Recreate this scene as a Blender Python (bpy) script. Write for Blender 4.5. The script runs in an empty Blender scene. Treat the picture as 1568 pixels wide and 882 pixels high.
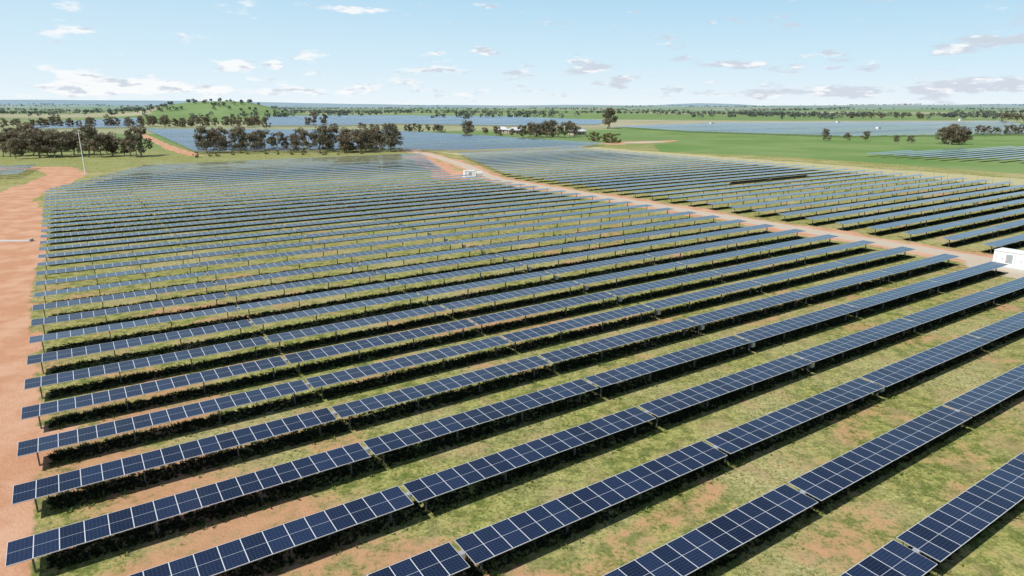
import bpy, math, random
import numpy as np
from mathutils import Vector, Matrix
random.seed(7); rng=np.random.default_rng(11)
scene=bpy.context.scene
TH=math.radians(33.8); CU,SU=math.cos(TH),math.sin(TH)
HC=21.4; PH=1.38; PITCHROW=5.83
def uv2xy(u,v): return (u*CU-v*SU, u*SU+v*CU)
def xy2uv(x,y): return (x*CU+y*SU, -x*SU+y*CU)
# placement helper: image pixel coordinates -> position on the ground plane
SP,CP=0.2654,0.9641
def px2xy(px,py,h=0.0):
    D=268.05+(py-441)*CP; F=973.8-(py-441)*SP
    k=(HC-h)/D
    return ((px-784)*k, F*k)
def px2uv(px,py,h=0.0): return xy2uv(*px2xy(px,py,h))

# ---------------- noise helpers
TAB=rng.random((256,256))
def vnoise(x,y,s,o=0):
    x=np.asarray(x,float)*s+o*17.3+1000; y=np.asarray(y,float)*s+o*9.1+1000
    xi=np.floor(x).astype(int); yi=np.floor(y).astype(int)
    fx=x-xi; fy=y-yi; fx=fx*fx*(3-2*fx); fy=fy*fy*(3-2*fy)
    a=TAB[xi%256,yi%256]; b=TAB[(xi+1)%256,yi%256]; c=TAB[xi%256,(yi+1)%256]; d=TAB[(xi+1)%256,(yi+1)%256]
    return (a*(1-fx)+b*fx)*(1-fy)+(c*(1-fx)+d*fx)*fy
def fbm(x,y,s,o=0):
    return (vnoise(x,y,s,o)+.5*vnoise(x,y,s*2.1,o+1)+.25*vnoise(x,y,s*4.3,o+2))/1.75
def sstep(a,b,x):
    t=np.clip((x-a)/(b-a),0,1); return t*t*(3-2*t)
def dist_poly(u,v,pts):
    d=np.full(np.shape(u),1e9)
    for (a,b),(c,e) in zip(pts[:-1],pts[1:]):
        L=(c-a)**2+(e-b)**2
        t=np.clip(((u-a)*(c-a)+(v-b)*(e-b))/L,0,1)
        d=np.minimum(d,np.hypot(u-(a+t*(c-a)),v-(b+t*(e-b))))
    return d
def in_poly(x,y,poly):
    r=np.zeros(np.shape(x),bool); n=len(poly)
    for i in range(n):
        x1,y1=poly[i]; x2,y2=poly[(i+1)%n]
        if y1==y2: continue
        c=((y1>y)!=(y2>y))&(x<(x2-x1)*(y-y1)/(y2-y1)+x1)
        r^=c
    return r
def height(x,y):
    x=np.asarray(x,float); y=np.asarray(y,float)
    r=np.hypot(x,y)
    h=sstep(900,2500,r)*(vnoise(x,y,1/900.,3)-.5)*14
    h=h+sstep(3000,9000,r)*vnoise(x,y,1/2600.,5)*50
    def g(cx,cy,sx,sy,a): return a*np.exp(-((x-cx)/sx)**2-((y-cy)/sy)**2)
    h=h+g(-760,1560,75,150,20)+g(-660,1600,85,150,26)+g(-590,1600,60,130,10)+g(-900,1900,200,250,14)
    h=h+g(3300,12500,700,900,55)+g(3900,12000,600,900,40)
    h=h+g(-9000,12000,2500,1500,110)+g(-7000,14000,3500,1500,80)
    return h

# ---------------- node helpers
def newmat(name):
    m=bpy.data.materials.new(name); m.use_nodes=True
    nt=m.node_tree; b=nt.nodes['Principled BSDF']; return m,nt,b
class NB:
    def __init__(s,nt): s.nt=nt
    def n(s,t,**k):
        x=s.nt.nodes.new(t)
        for a,b in k.items(): setattr(x,a,b)
        return x
    def put(s,sock,val):
        if isinstance(val,bpy.types.NodeSocket): s.nt.links.new(val,sock)
        elif isinstance(val,(tuple,list)) and len(val)==3 and len(sock.default_value)==4: sock.default_value=(*val,1)
        else: sock.default_value=val
    def math(s,op,a,b=0.0,c=0.0,clamp=False):
        x=s.n('ShaderNodeMath',operation=op,use_clamp=clamp)
        s.put(x.inputs[0],a); s.put(x.inputs[1],b); s.put(x.inputs[2],c); return x.outputs[0]
    def mix(s,f,a,b,bt='MIX'):
        x=s.n('ShaderNodeMix',data_type='RGBA',blend_type=bt)
        s.put(x.inputs[0],f); s.put(x.inputs[6],a); s.put(x.inputs[7],b); return x.outputs[2]
    def step(s,v,a,b):
        x=s.n('ShaderNodeMapRange',interpolation_type='SMOOTHSTEP')
        s.put(x.inputs[0],v); x.inputs[1].default_value=a; x.inputs[2].default_value=b; return x.outputs[0]
    def noise(s,vec,scale,detail=4,rough=.55):
        x=s.n('ShaderNodeTexNoise'); x.inputs['Scale'].default_value=scale
        x.inputs['Detail'].default_value=detail; x.inputs['Roughness'].default_value=rough
        if vec is not None: s.nt.links.new(vec,x.inputs['Vector'])
        return x.outputs[0]
    def attr(s,nm): return s.n('ShaderNodeAttribute',attribute_name=nm).outputs['Fac']

# ---------------- materials
def simple(name,col,rough=.6,metal=0.,var=.15,scale=3.):
    m,nt,b=newmat(name); k=NB(nt)
    g=k.n('ShaderNodeTexCoord').outputs['Object']
    nz=k.noise(g,scale,5)
    c=k.mix(nz,tuple(x*(1-var) for x in col),tuple(min(1,x*(1+var)) for x in col))
    nt.links.new(c,b.inputs['Base Color']); b.inputs['Roughness'].default_value=rough; b.inputs['Metallic'].default_value=metal
    return m
M_STEEL=simple('galvanised_steel',(.12,.12,.12),.6,.3)
M_ALU=simple('aluminium_frame',(.5,.51,.52),.4,.4)
M_BACK=simple('panel_backsheet',(.05,.05,.055),.7)
M_WHITE=simple('white_painted_steel',(.78,.79,.78),.45,var=.05)
M_GREY=simple('grey_louvre',(.3,.31,.32),.5)
M_CONC=simple('concrete',(.5,.49,.46),.85)
M_WOOD=simple('weathered_timber',(.3,.27,.24),.9)
M_ROOF=simple('tin_roof',(.62,.63,.64),.5,.2)
M_BRICK=simple('pale_brick',(.45,.36,.28),.9)
M_DARK=simple('dark_window',(.03,.04,.05),.15,var=.02)

def module_mat():
    m,nt,b=newmat('solar_module_glass'); k=NB(nt)
    uvn=k.n('ShaderNodeUVMap',uv_map='UVMap').outputs[0]
    sp=k.n('ShaderNodeSeparateXYZ'); nt.links.new(uvn,sp.inputs[0]); U,V=sp.outputs[0],sp.outputs[1]
    fu=k.math('FRACT',U); fv=V
    du=k.math('ABSOLUTE',k.math('SUBTRACT',fu,.5))
    dv=k.math('ABSOLUTE',k.math('SUBTRACT',fv,.5))
    eu=k.math('GREATER_THAN',du,.480); ev=k.math('GREATER_THAN',dv,.488)
    cv=k.math('LESS_THAN',dv,.008)
    fr=k.math('MAXIMUM',eu,ev)
    cu=k.math('ABSOLUTE',k.math('SUBTRACT',k.math('FRACT',k.math('MULTIPLY',fu,6.)),.5))
    cw=k.math('ABSOLUTE',k.math('SUBTRACT',k.math('FRACT',k.math('MULTIPLY',fv,12.)),.5))
    cell=k.math('MAXIMUM',k.math('GREATER_THAN',cu,.475),k.math('GREATER_THAN',cw,.47))
    oi=k.n('ShaderNodeObjectInfo').outputs['Random']
    wn=k.n('ShaderNodeTexWhiteNoise',noise_dimensions='2D')
    cb=k.n('ShaderNodeCombineXYZ'); nt.links.new(k.math('FLOOR',U),cb.inputs[0]); nt.links.new(oi,cb.inputs[1])
    nt.links.new(cb.outputs[0],wn.inputs['Vector'])
    base=k.mix(wn.outputs['Value'],(.005,.010,.028),(.013,.025,.060))
    base=k.mix(k.math('MULTIPLY',cell,.4),base,(.14,.17,.24))
    base=k.mix(k.math('MULTIPLY',cv,.7),base,(.42,.44,.47))
    base=k.mix(fr,base,(.58,.59,.60))
    nt.links.new(base,b.inputs['Base Color'])
    g=k.n('ShaderNodeNewGeometry').outputs['Position']
    dust=k.noise(g,.8,3)
    r=k.math('ADD',k.math('MULTIPLY',dust,.12),.06); r=k.math('ADD',r,k.math('MULTIPLY',fr,.3))
    nt.links.new(r,b.inputs['Roughness']); b.inputs['IOR'].default_value=1.55
    return m
M_MOD=module_mat()

def ground_mat():
    m,nt,b=newmat('grass_and_red_soil'); k=NB(nt)
    P=k.n('ShaderNodeNewGeometry').outputs['Position']
    n1=k.noise(P,.09,4); n2=k.noise(P,.9,6,.74); n3=k.noise(P,4.5,4,.78); n4=k.noise(P,.02,3)
    n5=k.noise(P,.35,5,.65)
    gr=k.mix(k.step(n2,.40,.58),(.145,.18,.042),(.40,.39,.13))
    gr=k.mix(k.math('MULTIPLY',k.step(n1,.42,.68),.7),gr,(.50,.44,.23))
    gr=k.mix(k.step(n3,.34,.60),k.mix(.65,gr,(.06,.075,.02)),gr)
    gr=k.mix(k.math('MULTIPLY',k.step(n5,.48,.64),.5),gr,(.38,.27,.15))
    soil=k.mix(n2,(.41,.195,.10),(.58,.325,.20))
    soil=k.mix(k.math('MULTIPLY',k.step(n3,.4,.7),.3),soil,(.30,.15,.09))
    lush=k.mix(k.step(n2,.3,.7),(.105,.185,.048),(.15,.245,.07))
    lush=k.mix(k.step(n4,.35,.65),lush,(.19,.26,.095))
    vor=k.n('ShaderNodeTexVoronoi',feature='F1'); vor.inputs['Scale'].default_value=1/420.
    mp=k.n('ShaderNodeMapping'); mp.inputs['Rotation'].default_value=(0,0,.5); mp.inputs['Scale'].default_value=(.6,1.,1)
    nt.links.new(P,mp.inputs[0]); nt.links.new(mp.outputs[0],vor.inputs['Vector'])
    sp=k.n('ShaderNodeSeparateColor'); nt.links.new(vor.outputs['Color'],sp.inputs[0])
    rmp=k.n('ShaderNodeValToRGB'); nt.links.new(sp.outputs[0],rmp.inputs[0]); e=rmp.color_ramp
    e.interpolation='CONSTANT'
    e.elements[0].color=(.17,.25,.09,1); e.elements[1].position=.3; e.elements[1].color=(.23,.28,.13,1)
    for p,c in ((.5,(.31,.32,.18,1)),(.65,(.19,.27,.11,1)),(.82,(.38,.35,.23,1)),(.93,(.15,.22,.08,1))):
        q=e.elements.new(p); q.color=c
    pad=k.mix(k.step(k.noise(P,.012,5),.35,.65),rmp.outputs[0],k.mix(.3,rmp.outputs[0],(.10,.15,.06)))
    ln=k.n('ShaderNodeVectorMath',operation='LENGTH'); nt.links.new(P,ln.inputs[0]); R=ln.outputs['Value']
    gr=k.mix(k.step(R,330.,480.),gr,pad)
    pt=k.math('ADD',k.attr('patch'),k.math('MULTIPLY',k.math('SUBTRACT',n2,.5),1.6))
    pt=k.math('ADD',pt,k.math('MULTIPLY',k.math('SUBTRACT',n3,.5),.8))
    col=k.mix(k.math('MULTIPLY',k.step(pt,.34,.78),.82),gr,soil)
    lm=k.math('ADD',k.attr('lush'),k.math('MULTIPLY',k.math('SUBTRACT',n1,.5),.35))
    col=k.mix(k.step(lm,.35,.6),col,lush)
    st=k.math('ADD',k.attr('straw'),k.math('MULTIPLY',k.math('SUBTRACT',n1,.5),.5))
    col=k.mix(k.step(st,.35,.7),col,k.mix(n2,(.36,.33,.16),(.5,.45,.26)))
    dm=k.math('ADD',k.attr('dirt'),k.math('MULTIPLY',k.math('SUBTRACT',n2,.5),1.1))
    trk=k.mix(k.step(k.noise(P,.25,4),.4,.65),soil,k.mix(.5,soil,(.64,.42,.29)))
    col=k.mix(k.step(dm,.36,.66),col,trk)
    gm=k.math('ADD',k.attr('gravel'),k.math('MULTIPLY',k.math('SUBTRACT',n2,.5),.5))
    col=k.mix(k.math('MULTIPLY',k.step(gm,.35,.6),.92),col,k.mix(n3,(.40,.34,.26),(.56,.49,.39)))
    col=k.mix(k.math('MULTIPLY',k.step(R,1800.,10000.),.88),col,(.24,.33,.40))  # distance haze painted into the ground colour as blue-grey
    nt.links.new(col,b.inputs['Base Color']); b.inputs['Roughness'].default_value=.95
    b.inputs['Specular IOR Level'].default_value=.1
    bp=k.n('ShaderNodeBump'); bp.inputs['Strength'].default_value=.6; bp.inputs['Distance'].default_value=.12
    nt.links.new(n3,bp.inputs['Height']); nt.links.new(bp.outputs[0],b.inputs['Normal'])
    return m
M_GROUND=ground_mat()

def leaf_mat(name,c0,c1,trans=.25,attr='tint',alt=(.16,.10,.06)):
    m,nt,b=newmat(name); k=NB(nt)
    c=k.mix(k.attr(attr),c0,c1)
    oi=k.n('ShaderNodeObjectInfo').outputs['Random']
    if alt: c=k.mix(k.math('MULTIPLY',oi,.6),c,k.mix(.5,c,alt))
    nt.links.new(c,b.inputs['Base Color']); b.inputs['Roughness'].default_value=.7; b.inputs['Specular IOR Level'].default_value=.2
    t=k.n('ShaderNodeBsdfTranslucent'); nt.links.new(c,t.inputs[0])
    mx=k.n('ShaderNodeMixShader'); mx.inputs[0].default_value=trans
    nt.links.new(b.outputs[0],mx.inputs[1]); nt.links.new(t.outputs[0],mx.inputs[2])
    nt.links.new(mx.outputs[0],nt.nodes['Material Output'].inputs[0]); return m
M_LEAF=leaf_mat('eucalypt_foliage',(.09,.092,.06),(.28,.26,.17),.4,alt=(.30,.17,.13))
M_LEAFG=leaf_mat('green_foliage',(.10,.12,.04),(.24,.25,.10),.35)
M_GRASS=leaf_mat('grass_blades',(.20,.25,.06),(.54,.50,.20),.5,alt=None)
M_UNDER=leaf_mat('shadow_tinted_weeds',(.012,.019,.005),(.17,.21,.05),.12,alt=None)  # near-black end of the tint carries the shadow under the panels
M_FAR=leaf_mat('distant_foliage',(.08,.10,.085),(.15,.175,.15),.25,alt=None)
M_BARK=simple('bark',(.26,.21,.16),.9)

# ---------------- mesh helpers
def mk(name,verts,faces,mats,midx=None,loc=(0,0,0),rz=0,attrs=None,parent=None,smooth=False):
    me=bpy.data.meshes.new(name); me.from_pydata([tuple(v) for v in verts],[],[tuple(f) for f in faces])
    for mm in mats: me.materials.append(mm)
    if midx is not None: me.polygons.foreach_set('material_index',np.asarray(midx,np.int32))
    if attrs:
        for a,vals in attrs.items():
            at=me.attributes.new(a,'FLOAT','POINT'); at.data.foreach_set('value',np.asarray(vals,np.float32))
    me.update()
    ob=bpy.data.objects.new(name,me); scene.collection.objects.link(ob)
    ob.location=loc; ob.rotation_euler=(0,0,rz)
    if parent: ob.parent=parent
    return ob
def fastmesh(name,V,F,mats,attrs=None):
    me=bpy.data.meshes.new(name); n=F.shape[1]
    me.vertices.add(len(V)); me.vertices.foreach_set('co',V.astype(np.float32).ravel())
    me.loops.add(F.size); me.loops.foreach_set('vertex_index',F.astype(np.int32).ravel())
    me.polygons.add(len(F)); me.polygons.foreach_set('loop_start',(np.arange(len(F))*n).astype(np.int32))
    me.polygons.foreach_set('loop_total',np.full(len(F),n,np.int32))
    for mm in mats: me.materials.append(mm)
    if attrs:
        for a,vals in attrs.items():
            at=me.attributes.new(a,'FLOAT','POINT'); at.data.foreach_set('value',np.asarray(vals,np.float32))
    me.update(calc_edges=True)
    return me
class Box:
    def __init__(s): s.v=[];s.f=[];s.m=[];s.uv=[]
    def box(s,x0,x1,y0,y1,z0,z1,mats,tilt=0,piv=(0,0),uv=None):
        b=len(s.v)
        for z in (z0,z1):
            for (x,y) in ((x0,y0),(x1,y0),(x1,y1),(x0,y1)):
                if tilt:
                    dy,dz=y-piv[0],z-piv[1]
                    yy=piv[0]+dy*math.cos(tilt)-dz*math.sin(tilt); zz=piv[1]+dy*math.sin(tilt)+dz*math.cos(tilt)
                else: yy,zz=y,z
                s.v.append((x,yy,zz))
        fs=[(0,3,2,1),(4,5,6,7),(0,1,5,4),(1,2,6,5),(2,3,7,6),(3,0,4,7)]
        if isinstance(mats,int): mats=[mats]*6
        for i,f in enumerate(fs):
            s.f.append(tuple(b+q for q in f)); s.m.append(mats[i])
            if i==1 and uv: s.uv+= [(uv[0],0),(uv[1],0),(uv[1],1),(uv[0],1)]
            else: s.uv+=[(0,0)]*4
    def obj(s,name,mats,loc=(0,0,0),rz=0,parent=None):
        o=mk(name,s.v,s.f,mats,s.m,loc,rz,parent=parent)
        l=o.data.uv_layers.new(name='UVMap'); l.data.foreach_set('uv',np.array(s.uv,np.float32).ravel())
        return o

# ---------------- ground sheet
def axis(a,b,st,g=1.04,lim=22000):
    core=np.arange(a,b+st,st); out=[]; d=st; x=core[-1]
    while x<lim: d*=g; x+=d; out.append(x)
    neg=[]; d=st; x=a
    while x>-lim: d*=g; x-=d; neg.append(x)
    return np.concatenate([neg[::-1],core,out])
ua=axis(-30,236,1.1); va=axis(5,330,1.1)
UU,VV=np.meshgrid(ua,va); XX=UU*CU-VV*SU; YY=UU*SU+VV*CU; ZZ=height(XX,YY)
nu,nv=len(ua),len(va)
idx=np.arange(nu*nv).reshape(nv,nu)
F=np.stack([idx[:-1,:-1],idx[:-1,1:],idx[1:,1:],idx[1:,:-1]],-1).reshape(-1,4)
LTRACK=[(-14,-60),(-14,60),(-14,150),(-13,195),(-9,215),(-3,240),(0,262),(-3,292),(-20,300),(-60,300)]
ROAD=[(108.6,-60),(108.6,168),(112,182),(124,215),(140,275),(147,315)]
def masks(U,V,X,Y):
    w=(fbm(X,Y,.12,8)-.5)
    dl=dist_poly(U,V,LTRACK)+w*4-3.2*sstep(200,150,V)
    dirt=sstep(6.5,4.5,dl)
    edge=-6.3+2.9*sstep(90,45,V)
    dirt=np.maximum(dirt,(U<edge+w*5)*(V<190)*(U>-26-w*8)*1.)
    dr=dist_poly(U,V,ROAD)
    dirt=np.maximum(dirt,sstep(6.4,3.4,dr+w*5)*.8)
    dirt=np.maximum(dirt,.9*sstep(8,4,dist_poly(U,V,[(100,182),(116,225),(131,272)])+w*6))
    gx,gy=px2uv(985,218); dirt=np.maximum(dirt,.8*sstep(1,.6,np.hypot((U-gx)/45,(V-gy)/14)+w))
    path=[px2uv(215,205),px2uv(265,228),px2uv(300,238)]
    dirt=np.maximum(dirt,.8*sstep(4.5,2,dist_poly(U,V,path)+w*4))
    gravel=sstep(3.2,1.4,dr)
    gravel=np.maximum(gravel,.9*sstep(1,.7,np.hypot((U-gx)/28,(V-gy)/7)+w))
    gravel=np.maximum(gravel,sstep(8,5,np.hypot(U-106,V-34))*.8)
    inside=(U>-7)&(U<222)&(V<285)
    p=fbm(X,Y,.11,20)*.5+vnoise(X,Y,.35,30)*.3+vnoise(U*.35,V,.5,33)*.2
    patch=np.where(inside,sstep(.36,.73,p)*.62,0)
    patch=patch+np.where(inside,.22*sstep(22,-4,U)*sstep(110,50,V),0)
    patch=np.where(inside&(V>95),patch*.8,patch)
    lp=[px2uv(*q) for q in ((925,196),(1130,189),(1900,184),(2400,230),(1900,292),(1568,266),(1200,240),(1010,232),(1000,222),(1080,215))]
    lush=in_poly(U,V,lp)*1.
    rr=np.hypot(X,Y)
    lush=np.maximum(lush,((V>278)|(U<-22))*(rr<520)*.42)
    straw=sstep(15,7,np.abs(U-232)+w*6)*(V<285)*.85
    straw=np.maximum(straw,((V>265)&(V<300)&(U>150)&(U<240))*.7)
    return dirt,lush,gravel,patch,straw
md,ml,mg,mp_,ms=masks(UU,VV,XX,YY)
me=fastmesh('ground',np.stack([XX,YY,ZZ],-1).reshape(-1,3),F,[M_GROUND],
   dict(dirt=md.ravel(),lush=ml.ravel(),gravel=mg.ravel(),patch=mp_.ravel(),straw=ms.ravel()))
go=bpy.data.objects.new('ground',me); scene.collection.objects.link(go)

# ---------------- solar rows
ROWMATS=[M_MOD,M_ALU,M_BACK,M_STEEL]
SEC=17.73
def build_row(u0,u1,v,detail=True,tilts=None,name='solar_panel_row'):
    b=Box(); L=u1-u0
    s=0.0; i=0
    while s<L-1.5:
        e=min(s+SEC-.28,L)
        n=max(1,int(round((e-s)/1.026)))
        t=math.radians(random.gauss(1.6,.9))
        if tilts and i in tilts: t=math.radians(tilts[i])
        b.box(s,e,-1.0,1.0,PH-.02,PH+.02,[2,0,1,1,1,1],tilt=t,piv=(0,PH-.08),uv=(i*17,i*17+n))
        if detail:
            x=s+.9
            while x<e:
                b.box(x-.04,x+.04,-.06,.06,-.1,PH-.16,3); x+=(e-s-1.8)/3.
        s+=SEC; i+=1
    b.box(0,L,-.065,.065,PH-.165,PH-.035,3)
    if detail:
        for j in range(1,i):
            x=j*SEC-.14
            b.box(x-.1,x+.1,-.14,.14,PH-.26,PH+.05,1)
        b.box(L/2+1.0,L/2+1.4,-.25,.12,.35,.75,1)
    x,y=uv2xy(u0,v)
    return b.obj(name,ROWMATS,(x,y,0),TH)
rowsL=[]
k=-5
while True:
    v=34.8+PITCHROW*(k-1)
    if v>272: break
    u0=-4.9 if v<202 else -4.9+(v-202)*.42
    u1=101.5 if v<178 else 97+(v-178)*.38
    build_row(u0,u1,v,detail=v<150); rowsL.append((u0,u1,v)); k+=1
UR=113.0
k=-2
while True:
    v=34.8+PITCHROW*(k-1)
    if v>263: break
    u0=UR if v<172 else UR+(v-172)*.37
    t=None
    if abs(v-113.9)<3: t={2:-30,3:-30}
    build_row(u0,216.5,v,detail=v<120,tilts=t); rowsL.append((u0,216.5,v)); k+=1
for j in range(7):
    v=257+j*PITCHROW; build_row(-70,-12+ (j*.6),v,detail=False)

def far_array(poly_px,tl=6):
    P=[px2uv(a,c,PH) for a,c in poly_px]
    vs=[p[1] for p in P]; b=Box()
    v=min(vs)+2
    while v<max(vs):
        xs=[]
        for (a,c),(d,e) in zip(P,P[1:]+P[:1]):
            if (c>v)!=(e>v): xs.append(a+(v-c)*(d-a)/(e-c))
        xs.sort()
        for a,d in zip(xs[::2],xs[1::2]):
            s=a
            while s<d-2:
                e=min(s+SEC*3-.8,d)
                b.box(s,e,v-1,v+1,PH-.02,PH+.02,[2,0,1,1,1,1],tilt=math.radians(random.gauss(tl,1.2)),piv=(v,PH),uv=(0,int((e-s)/1.03)))
                s+=SEC*3
        v+=PITCHROW
    return b.obj('distant_solar_array',ROWMATS,(0,0,0),TH)
far_array([(222,197),(590,199),(700,205),(800,211),(925,219),(880,226),(700,230),(600,228),(300,232)],5)
far_array([(60,187),(210,180),(216,194),(40,197)],5)
far_array([(408,177.5),(530,176),(780,178),(930,184),(915,190),(790,192),(600,189),(520,192),(408,192)],5)
far_array([(935,193),(1100,188),(1540,185),(1568,190),(1640,196),(1568,205),(1300,208),(1060,201)],3)
far_array([(1310,234),(1568,223),(1700,222),(1700,245),(1568,245),(1430,241)],3)

# ---------------- inverter stations
def inverter(x,y,rz,L=6.1,W=2.44,H=2.6,name='inverter_station'):
    e=bpy.data.objects.new(name,None); scene.collection.objects.link(e)
    e.location=(x,y,0); e.rotation_euler=(0,0,rz)
    b=Box(); b.box(-L/2-.4,L/2+.4,-W/2-.4,W/2+.4,-.1,.25,0); b.obj('concrete_plinth',[M_CONC],parent=e)
    b=Box(); b.box(-L/2,L/2,-W/2,W/2,.25,H,0)
    b.box(-L/2-.06,L/2+.06,-W/2-.06,W/2+.06,H,H+.1,0)
    for i in range(4):
        b.box(-L/2-.03 if i%2 else L/2-.12,-L/2+.12 if i%2 else L/2+.03,(-W/2-.03) if i<2 else W/2-.12,(-W/2+.12) if i<2 else W/2+.03,.25,H-.01,0)
    b.obj('container_body',[M_WHITE],parent=e)
    b=Box(); nb=5 if L>5 else 3
    for s in (-1,1):
        y0=s*(W/2+.02)
        for i in range(nb):
            x0=-L/2+.3+i*(L-.6)/nb
            if i in (1,3):
                q=0
                while .8+q*.17<H-.4:
                    b.box(x0+.08,x0+.85,y0-.02,y0+.02,.8+q*.17,.89+q*.17,0); q+=1
            else:
                b.box(x0+.02,x0+.05,y0-.015,y0+.015,.35,H-.2,0); b.box(x0+.75,x0+.8,y0-.03,y0+.03,1.1,1.4,0)
    b.obj('louvres_and_doors',[M_GREY],parent=e)
    b=Box(); b.box(L/2+.5,L/2+2.6,-.9,.9,.0,.2,0); b.box(L/2+.7,L/2+2.4,-.7,.7,.2,1.7,1)
    for q in range(7): b.box(L/2+.8+q*.22,L/2+.86+q*.22,-.95,-.7,.4,1.5,1)
    b.obj('transformer',[M_CONC,M_WHITE],parent=e)
    return e
x,y=uv2xy(106.3,34.0); inverter(x,y,TH-math.pi/2,L=6.1,H=2.25)
x,y=uv2xy(104.5,180); inverter(x,y,TH-.3,L=3.4,W=2.2,H=2.1)
for px,py in ((1090,191),(1283,189),(1345,199),(1470,185)):
    x,y=px2xy(px,py); inverter(x,y,TH,L=6,W=2.4,H=2.8)
x,y=px2xy(18,369.5); b=Box(); b.box(-3.2,3.2,-.5,.5,-.1,.14,0); b.box(-3.2,-2.9,-.5,.5,.14,.4,0); b.box(2.9,3.2,-.5,.5,.14,.4,0); b.obj('concrete_culvert',[M_CONC],(x,y,0),0.05)

# ---------------- farmhouses
def farmhouse(x,y,rz,L=16,W=8,H=3):
    e=bpy.data.objects.new('farmhouse',None); scene.collection.objects.link(e); e.location=(x,y,0); e.rotation_euler=(0,0,rz)
    b=Box(); b.box(-L/2,L/2,-W/2,W/2,-.1,H,0); b.obj('walls',[M_BRICK],parent=e)
    o=.7; v=[(-L/2-o,-W/2-o,H+.003),(L/2+o,-W/2-o,H+.003),(L/2+o,W/2+o,H+.003),(-L/2-o,W/2+o,H+.003),(-L/2+3,0,H+2.3),(L/2-3,0,H+2.3)]
    mk('roof',v,[(0,1,5,4),(1,2,5),(2,3,4,5),(3,0,4),(3,2,1,0)],[M_ROOF],parent=e)
    b=Box()
    for s in (-1,1):
        for i in range(4): b.box(-L/2+1.5+i*(L-3)/4,-L/2+2.8+i*(L-3)/4,s*(W/2+.01)-.03,s*(W/2+.01)+.03,1,2.2,0)
        b.box(-.5,.4,s*(W/2+.01)-.02,s*(W/2+.01)+.02,.1,2.1,0)
    b.obj('windows_and_door',[M_DARK],parent=e)
for px,py,r in ((790,205,.2),(768,204,-.3),(884,207,.5)):
    x,y=px2xy(px,py); farmhouse(x,y,r,L=12,W=7)

# ---------------- poles
def tube(b,p0,p1,r0,r1,n=6,V=None,F=None):
    p0=Vector(p0);p1=Vector(p1); d=(p1-p0).normalized(); a=d.orthogonal().normalized(); c=d.cross(a)
    s=len(V)
    for p,r in ((p0,r0),(p1,r1)):
        for i in range(n):
            t=2*math.pi*i/n; V.append(tuple(p+a*math.cos(t)*r+c*math.sin(t)*r))
    for i in range(n): F.append((s+i,s+(i+1)%n,s+n+(i+1)%n,s+n+i))
def pole(px,py,h,r=.2,mat=M_CONC,arm=True):
    V=[];F=[]; tube(None,(0,0,-.2),(0,0,h),r,r*.6,8,V,F)
    if arm:
        tube(None,(-.8,0,h-.6),(.8,0,h-.6),.05,.05,6,V,F)
        for q in (-.7,0,.7): tube(None,(q,0,h-.55),(q,0,h-.2),.06,.04,5,V,F)
    x,y=px2xy(px,py); mk('utility_pole',V,F,[mat],loc=(x,y,0),rz=.4)
pole(131,268,13.8,.15,M_WHITE)
pole(276,236,11,.12); pole(1062,223,8,.12,M_WOOD)

# ---------------- fence
def fence(pts,name='wire_fence'):
    V=[];F=[]
    for (a,c),(d,e) in zip(pts[:-1],pts[1:]):
        L=math.hypot(d-a,e-c); n=int(L/4)
        for i in range(n+1):
            x,y=uv2xy(a+(d-a)*i/n,c+(e-c)*i/n); tube(None,(x,y,-.1),(x,y,2.0),.045,.04,4,V,F)
        p=uv2xy(a,c);q=uv2xy(d,e)
        for z in (.3,.7,1.1,1.5,1.9): tube(None,(*p,z),(*q,z),.008,.008,3,V,F)
    mk(name,V,F,[M_WOOD])
fence([(223,10),(223,284),(152,284)]); fence([(132,284),(20,290)])

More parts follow.
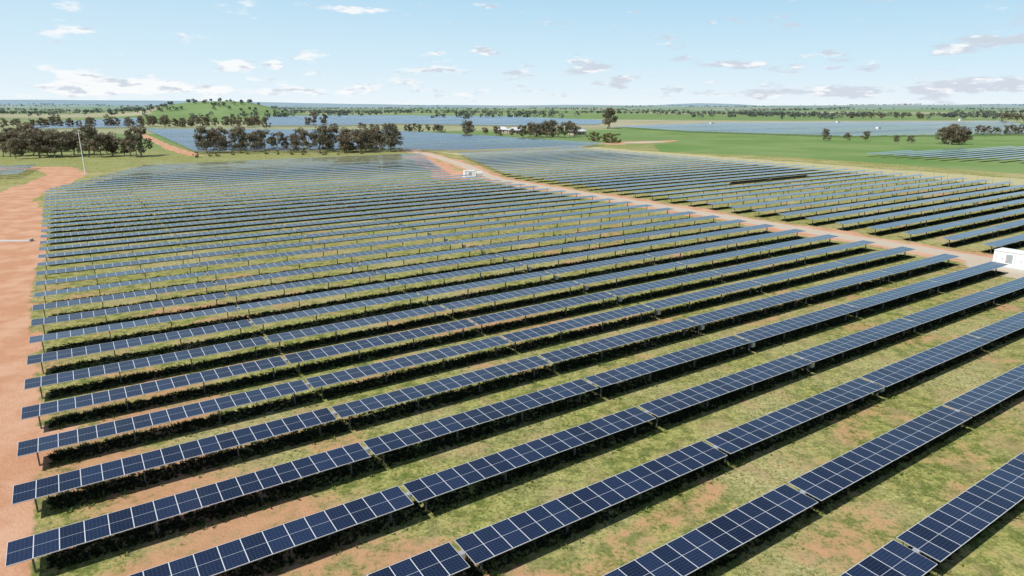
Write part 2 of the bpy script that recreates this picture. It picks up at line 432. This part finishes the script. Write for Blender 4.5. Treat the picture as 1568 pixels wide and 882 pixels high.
# ---------------- trees
def tree_mesh(seed,leafmat,H=10.,spread=.42,nclump=15,nleaf=72,leaf=.42,trunkfrac=.3):
    r=np.random.default_rng(seed); V=[];F=[]
    lean=r.normal(0,.03,2)*H
    top=Vector((lean[0],lean[1],H*trunkfrac))
    tube(None,(0,0,-.3),top,.03*H,.02*H,7,V,F)
    C=[]
    for i in range(nclump):
        a=r.uniform(0,6.283); zz=r.uniform(trunkfrac+.02,.92); rad=spread*H*math.sqrt(r.uniform(.02,1))*(1.1-.6*abs(zz-.5)/.5)
        c=np.array([lean[0]+rad*math.cos(a),lean[1]+rad*math.sin(a),zz*H]); C.append((c,r.uniform(.07,.15)*H,r.uniform(0,1)))
    for c,_,_ in C[:9]:
        m=top.lerp(Vector(c),.5)+Vector((0,0,.05*H)); tube(None,top,m,.014*H,.009*H,5,V,F); tube(None,m,Vector(c),.009*H,.003*H,4,V,F)
    nb=len(V); nf=len(F); tint=[0.5]*nb
    V=[tuple(v) for v in V]
    for c,rr,t in C:
        d=r.normal(size=(nleaf,3)); d/=np.linalg.norm(d,axis=1)[:,None]
        pos=c+d*(r.uniform(.15,1.3,nleaf)**.5)[:,None]*rr*np.array([1.15,1.15,.8])
        for p,dd in zip(pos,d):
            n=dd+r.normal(0,.7,3); n/=np.linalg.norm(n); a=np.cross(n,r.normal(size=3)); a/=np.linalg.norm(a); q=np.cross(n,a)
            s=leaf*r.uniform(.5,1.2); s2=s*.6
            i=len(V); V+= [tuple(p-a*s),tuple(p-q*s2),tuple(p+a*s),tuple(p+q*s2)]; F.append((i,i+1,i+2,i+3))
            tt=float(np.clip(t*.7+r.uniform(0,.35)+.15*dd[2],0,1)); tint+=[tt]*4
    me=bpy.data.meshes.new('tree_mesh'); me.from_pydata(V,[],F); me.materials.append(M_BARK); me.materials.append(leafmat)
    mi=np.ones(len(F),np.int32); mi[:nf]=0; me.polygons.foreach_set('material_index',mi)
    at=me.attributes.new('tint','FLOAT','POINT'); at.data.foreach_set('value',np.array(tint,np.float32)); me.update(); return me
EUC=[tree_mesh(s,M_LEAF,spread=sp,nclump=nc,trunkfrac=tf) for s,sp,nc,tf in ((1,.42,21,.16),(2,.36,18,.2),(3,.5,24,.14),(4,.4,17,.24),(5,.47,22,.12),(6,.32,16,.18),(7,.45,19,.2),(8,.38,21,.1))]
BUSH=[tree_mesh(s,M_LEAFG,spread=.6,nclump=16,trunkfrac=.1,leaf=.5) for s in (11,12)]
def plant(x,y,h,kind=EUC,name='eucalyptus_tree'):
    me=random.choice(kind); o=bpy.data.objects.new(name,me); scene.collection.objects.link(o)
    o.location=(x,y,float(height(x,y))-.05); s=h/9.6
    o.scale=(s*random.uniform(.8,1.2),s*random.uniform(.8,1.2),s); o.rotation_euler=(0,0,random.uniform(0,6.28))
def pxtree(px,py,top,kind=EUC,name='eucalyptus_tree'):
    x,y=px2xy(px,py); D=268.05+(py-441)*CP; h=(py-top)*HC/D*.97
    plant(x,y,h,kind,name)
def tline(x0,y0,x1,y1,n,h0,h1,jx=6,jy=3,kind=EUC,name='eucalyptus_tree'):
    for i in range(n):
        t=(i+random.random())/n
        x,y=px2xy(x0+(x1-x0)*t+random.uniform(-jx,jx),y0+(y1-y0)*t+random.uniform(-jy,jy)); plant(x,y,random.uniform(h0,h1),kind,name)
tline(0,240,222,239,22,8,13.5,6,4)
tline(0,232,110,232,8,9,12)
tline(-60,222,60,214,9,8,12)
tline(300,232,600,231,25,6,13,6,3)
tline(540,231,600,230,5,10,13)
tline(60,194,410,195,36,7,12,6,1.5)
tline(0,197,80,195,7,7,11)
tline(220,194,410,193,14,8,12,6,1)
tline(548,198,690,204,17,5,8,5,1.5)
tline(735,207,790,207,5,4,7)
tline(795,211,885,210,11,8,13,5,2)
tline(905,217,945,218,8,4,6,5,1.5,BUSH,'green_shrub')
tline(300,239,560,237,16,1.5,3.5,8,3,BUSH,'green_shrub')
for a in ((715,208,182),(722,207,186),(480,192,170),(495,191,172),(470,192,178),(930,197,167),(934,196,172),(1265,215,197),(1296,215,203),(1325,216,200),(1373,219,206),(1394,219,207),(760,207,192)): pxtree(*a)
tline(1443,221,1478,220,6,8,11,4,2)
tline(1485,206,1640,204,14,5,8,5,1.5)
tline(1530,186,1640,186,10,9,13,5,1)
tline(1300,182,1420,181,8,9,12,5,1)
def distant_mass():
    pts=[]
    def line(x0,y0,x1,y1,sp,w):
        L=math.hypot(x1-x0,y1-y0)
        for i in range(int(L/sp)):
            t=random.random(); pts.append((x0+(x1-x0)*t+random.gauss(0,w),y0+(y1-y0)*t+random.gauss(0,w),random.uniform(6,13)))
    for i in range(90):
        d=1250*math.exp(random.random()*1.9); b=random.uniform(-.9,.9); L=random.uniform(60,420)*(d/1500)**.7
        x=b*d; line(x-L/2,d+random.uniform(-30,30)*d/1000,x+L/2,d+random.uniform(-30,30)*d/1000,9*(d/1500)**.5,8)
    for i in range(500):
        d=1150*math.exp(random.random()*1.8); pts.append((random.uniform(-.9,.9)*d,d,random.uniform(6,11)))
    for i in range(60): pts.append((random.gauss(-680,110),random.gauss(1540,70),random.uniform(5,9)))
    for i in range(320): pts.append((random.uniform(-3500,-1000),random.uniform(1500,2800),random.uniform(8,14)))
    P=np.array(pts); n=len(P); m=34
    z=height(P[:,0],P[:,1])
    d=rng.normal(size=(n,m,3)); d/=np.linalg.norm(d,axis=2)[...,None]; rad=rng.uniform(.3,1,(n,m,1))**.5
    c=d*rad*np.array([.55,.55,.42])*P[:,2][:,None,None]; c[...,2]+=.55*P[:,2][:,None]
    c[...,0]+=P[:,0][:,None]; c[...,1]+=P[:,1][:,None]; c[...,2]+=z[:,None]; c=c.reshape(-1,3)
    a=rng.normal(size=c.shape); a/=np.linalg.norm(a,axis=1)[:,None]; q=np.cross(a,rng.normal(size=c.shape)); q/=np.linalg.norm(q,axis=1)[:,None]
    s=rng.uniform(1.0,2.0,(len(c),1))
    V=np.stack([c-a*s,c-q*s*.7,c+a*s,c+q*s*.7],1).reshape(-1,3); F=np.arange(len(V)).reshape(-1,4)
    me=fastmesh('distant_trees',V,F,[M_FAR],dict(tint=np.repeat(rng.random(len(c)),4)))
    o=bpy.data.objects.new('distant_trees',me); scene.collection.objects.link(o)
distant_mass()

# ---------------- grass tufts
def tufts(U,V,h,nb,wid,lean=.5,name='grass_tufts',tshift=0,mat=M_GRASS,t=None):
    N=len(U); X,Y=U*CU-V*SU,U*SU+V*CU
    ang=rng.uniform(0,6.283,(N,nb)); off=rng.uniform(0,.10,(N,nb))*(h[:,None]/.2)
    bx=X[:,None]+np.cos(ang)*off; by=Y[:,None]+np.sin(ang)*off
    hh=h[:,None]*rng.uniform(.6,1.1,(N,nb)); ln=hh*rng.uniform(.2,lean*2,(N,nb))
    tx=bx+np.cos(ang)*ln; ty=by+np.sin(ang)*ln
    wx,wy=-np.sin(ang)*wid,np.cos(ang)*wid
    V0=np.stack([bx-wx,by-wy,np.full_like(bx,-.01)],-1);V1=np.stack([bx+wx,by+wy,np.full_like(bx,-.01)],-1);V2=np.stack([tx,ty,hh],-1)
    VV_=np.stack([V0,V1,V2],2).reshape(-1,3); F=np.arange(len(VV_)).reshape(-1,3)
    if t is None: t=fbm(X,Y,.25,40)*1.6-.3+rng.normal(0,.2,N)+tshift
    t=np.clip(t,0,1)
    me=fastmesh(name,VV_,F,[mat],dict(tint=np.repeat(t,nb*3)))
    o=bpy.data.objects.new(name,me); scene.collection.objects.link(o)
N=120000
v_=12+ (rng.random(N)**1.4)*95; u_=rng.uniform(-7,102,N)
x_,y_=u_*CU-v_*SU,u_*SU+v_*CU
vis=(y_>18)&(np.abs(x_)<.82*y_+4)
u_,v_=u_[vis],v_[vis]; d,l,g,p,s=masks(u_,v_,u_*CU-v_*SU,u_*SU+v_*CU)
keep=(d<.4)&(g<.3)&(rng.random(len(u_))>p*1.5)
u_,v_=u_[keep],v_[keep]
tufts(u_,v_,rng.uniform(.03,.12,len(u_)),5,.022,lean=1.0)
# weeds beneath the rows, panel shadow painted in as near-black tint; sparse lighter fringe
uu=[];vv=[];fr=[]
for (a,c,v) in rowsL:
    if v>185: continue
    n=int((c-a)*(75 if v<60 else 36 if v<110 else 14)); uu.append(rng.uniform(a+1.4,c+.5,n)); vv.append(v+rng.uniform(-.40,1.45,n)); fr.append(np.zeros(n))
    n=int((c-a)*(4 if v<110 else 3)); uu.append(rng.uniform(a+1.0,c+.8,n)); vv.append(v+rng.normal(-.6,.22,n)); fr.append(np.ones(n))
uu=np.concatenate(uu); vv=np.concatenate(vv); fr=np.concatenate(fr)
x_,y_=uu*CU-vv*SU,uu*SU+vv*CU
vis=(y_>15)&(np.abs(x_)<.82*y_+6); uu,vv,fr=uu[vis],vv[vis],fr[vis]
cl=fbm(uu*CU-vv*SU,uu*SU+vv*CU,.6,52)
tufts(uu,vv,.06+.18*np.clip(cl-.42,0,.5)*(1+fr)+rng.uniform(0,.11,len(uu)),6,.055,lean=.9,name='shadow_tinted_weeds',mat=M_UNDER,t=.05+.75*fr+rng.normal(0,.05,len(uu)))

# ---------------- sun + sky
EL=math.radians(52)
ua_=Vector((-CU,-SU,0))*.98+Vector((SU,-CU,0))*.17; ua_.normalize()
S=Vector((ua_.x*math.cos(EL),ua_.y*math.cos(EL),math.sin(EL)))
sl=bpy.data.lights.new('sun','SUN'); sl.energy=5.0; sl.angle=math.radians(.5); sl.color=(1,.96,.9)
so=bpy.data.objects.new('sun',sl); scene.collection.objects.link(so); so.rotation_euler=(-S).to_track_quat('-Z','Y').to_euler(); so.location=(0,0,60)
w=bpy.data.worlds.new('World'); scene.world=w; w.use_nodes=True; nt=w.node_tree; k=NB(nt)
bg=nt.nodes['Background']
sky=k.n('ShaderNodeTexSky',sky_type='NISHITA'); sky.sun_disc=False; sky.sun_elevation=EL; sky.sun_rotation=math.atan2(S.x,S.y)
sky.air_density=1.0; sky.dust_density=.6; sky.ozone_density=1.5; sky.altitude=200
tc=k.n('ShaderNodeTexCoord').outputs['Generated']
sp=k.n('ShaderNodeSeparateXYZ'); nt.links.new(tc,sp.inputs[0])
az=k.math('ARCTAN2',sp.outputs[0],sp.outputs[1]); el=sp.outputs[2]
cb=k.n('ShaderNodeCombineXYZ'); nt.links.new(k.math('MULTIPLY',az,15.),cb.inputs[0]); nt.links.new(k.math('MULTIPLY',el,50.),cb.inputs[1])
nz=k.noise(cb.outputs[0],1.,8,.6)
def bump(a0,e0,ra,re,amp):
    p=k.math('POWER',k.math('DIVIDE',k.math('SUBTRACT',az,a0),ra),2.); q=k.math('POWER',k.math('DIVIDE',k.math('SUBTRACT',el,e0),re),2.)
    return k.math('MULTIPLY',k.math('EXPONENT',k.math('MULTIPLY',k.math('ADD',p,q),-1.)),amp)
f=nz
for a in ((-.555,.026,.04,.012,.42),(-.49,.024,.03,.008,.30),(-.45,.022,.12,.006,.18),(-.375,.052,.025,.009,.32),(-.33,.054,.012,.007,.26),(.55,.020,.30,.009,.22),(.62,.075,.06,.007,.2),(.60,.09,.03,.007,.2),(.44,.068,.04,.006,.2),(.36,.055,.05,.006,.16),(.12,.052,.03,.007,.22),(.17,.038,.03,.006,.2),(-.04,.075,.015,.006,.24),(0.01,.045,.03,.006,.2),(-.22,.128,.03,.006,.22),(-.13,.05,.03,.006,.2),(.28,.055,.03,.005,.2),(.0,.055,.6,.025,.04),(-.2,.022,.3,.007,.12)):
    f=k.math('ADD',f,bump(*a))
m=k.step(f,.58,.70)
low=k.step(k.math('ADD',k.noise(cb.outputs[0],2.3,5),k.math('MULTIPLY',k.step(az,-.35,.2),-.14)),.36,.50)
cc=k.mix(low,(6.2,6.7,7.6),(9.9,9.9,9.9))
rmp=k.n('ShaderNodeValToRGB'); nt.links.new(k.math('MULTIPLY',el,2.),rmp.inputs[0]); e=rmp.color_ramp
e.elements[0].position=0.0; e.elements[0].color=(.84,.92,.97,1)
e.elements[1].position=.12; e.elements[1].color=(.63,.83,.95,1)
q=e.elements.new(.34); q.color=(.36,.65,.87,1)
q=e.elements.new(.72); q.color=(.32,.52,.73,1)
air=k.n('ShaderNodeVectorMath',operation='SCALE'); nt.links.new(rmp.outputs[0],air.inputs[0]); air.inputs['Scale'].default_value=10.
lift=k.mix(k.math('MULTIPLY',k.step(az,.8,-.9),.22),air.outputs[0],(8.8,9.6,9.9))
col=k.mix(k.step(el,.30,.55),lift,sky.outputs[0])
col=k.mix(k.math('MULTIPLY',m,.82),col,cc)
nt.links.new(col,bg.inputs[0]); bg.inputs[1].default_value=.1

# ---------------- camera
cd=bpy.data.cameras.new('camera'); co=bpy.data.objects.new('camera',cd); scene.collection.objects.link(co)
cd.sensor_width=36; cd.lens=1010/1568*36; cd.clip_end=60000; cd.clip_start=.5
co.location=(0,0,HC); co.rotation_euler=(math.radians(90-15.39),0,0); scene.camera=co
scene.view_settings.view_transform='Standard'; scene.view_settings.look='None'; scene.view_settings.exposure=0
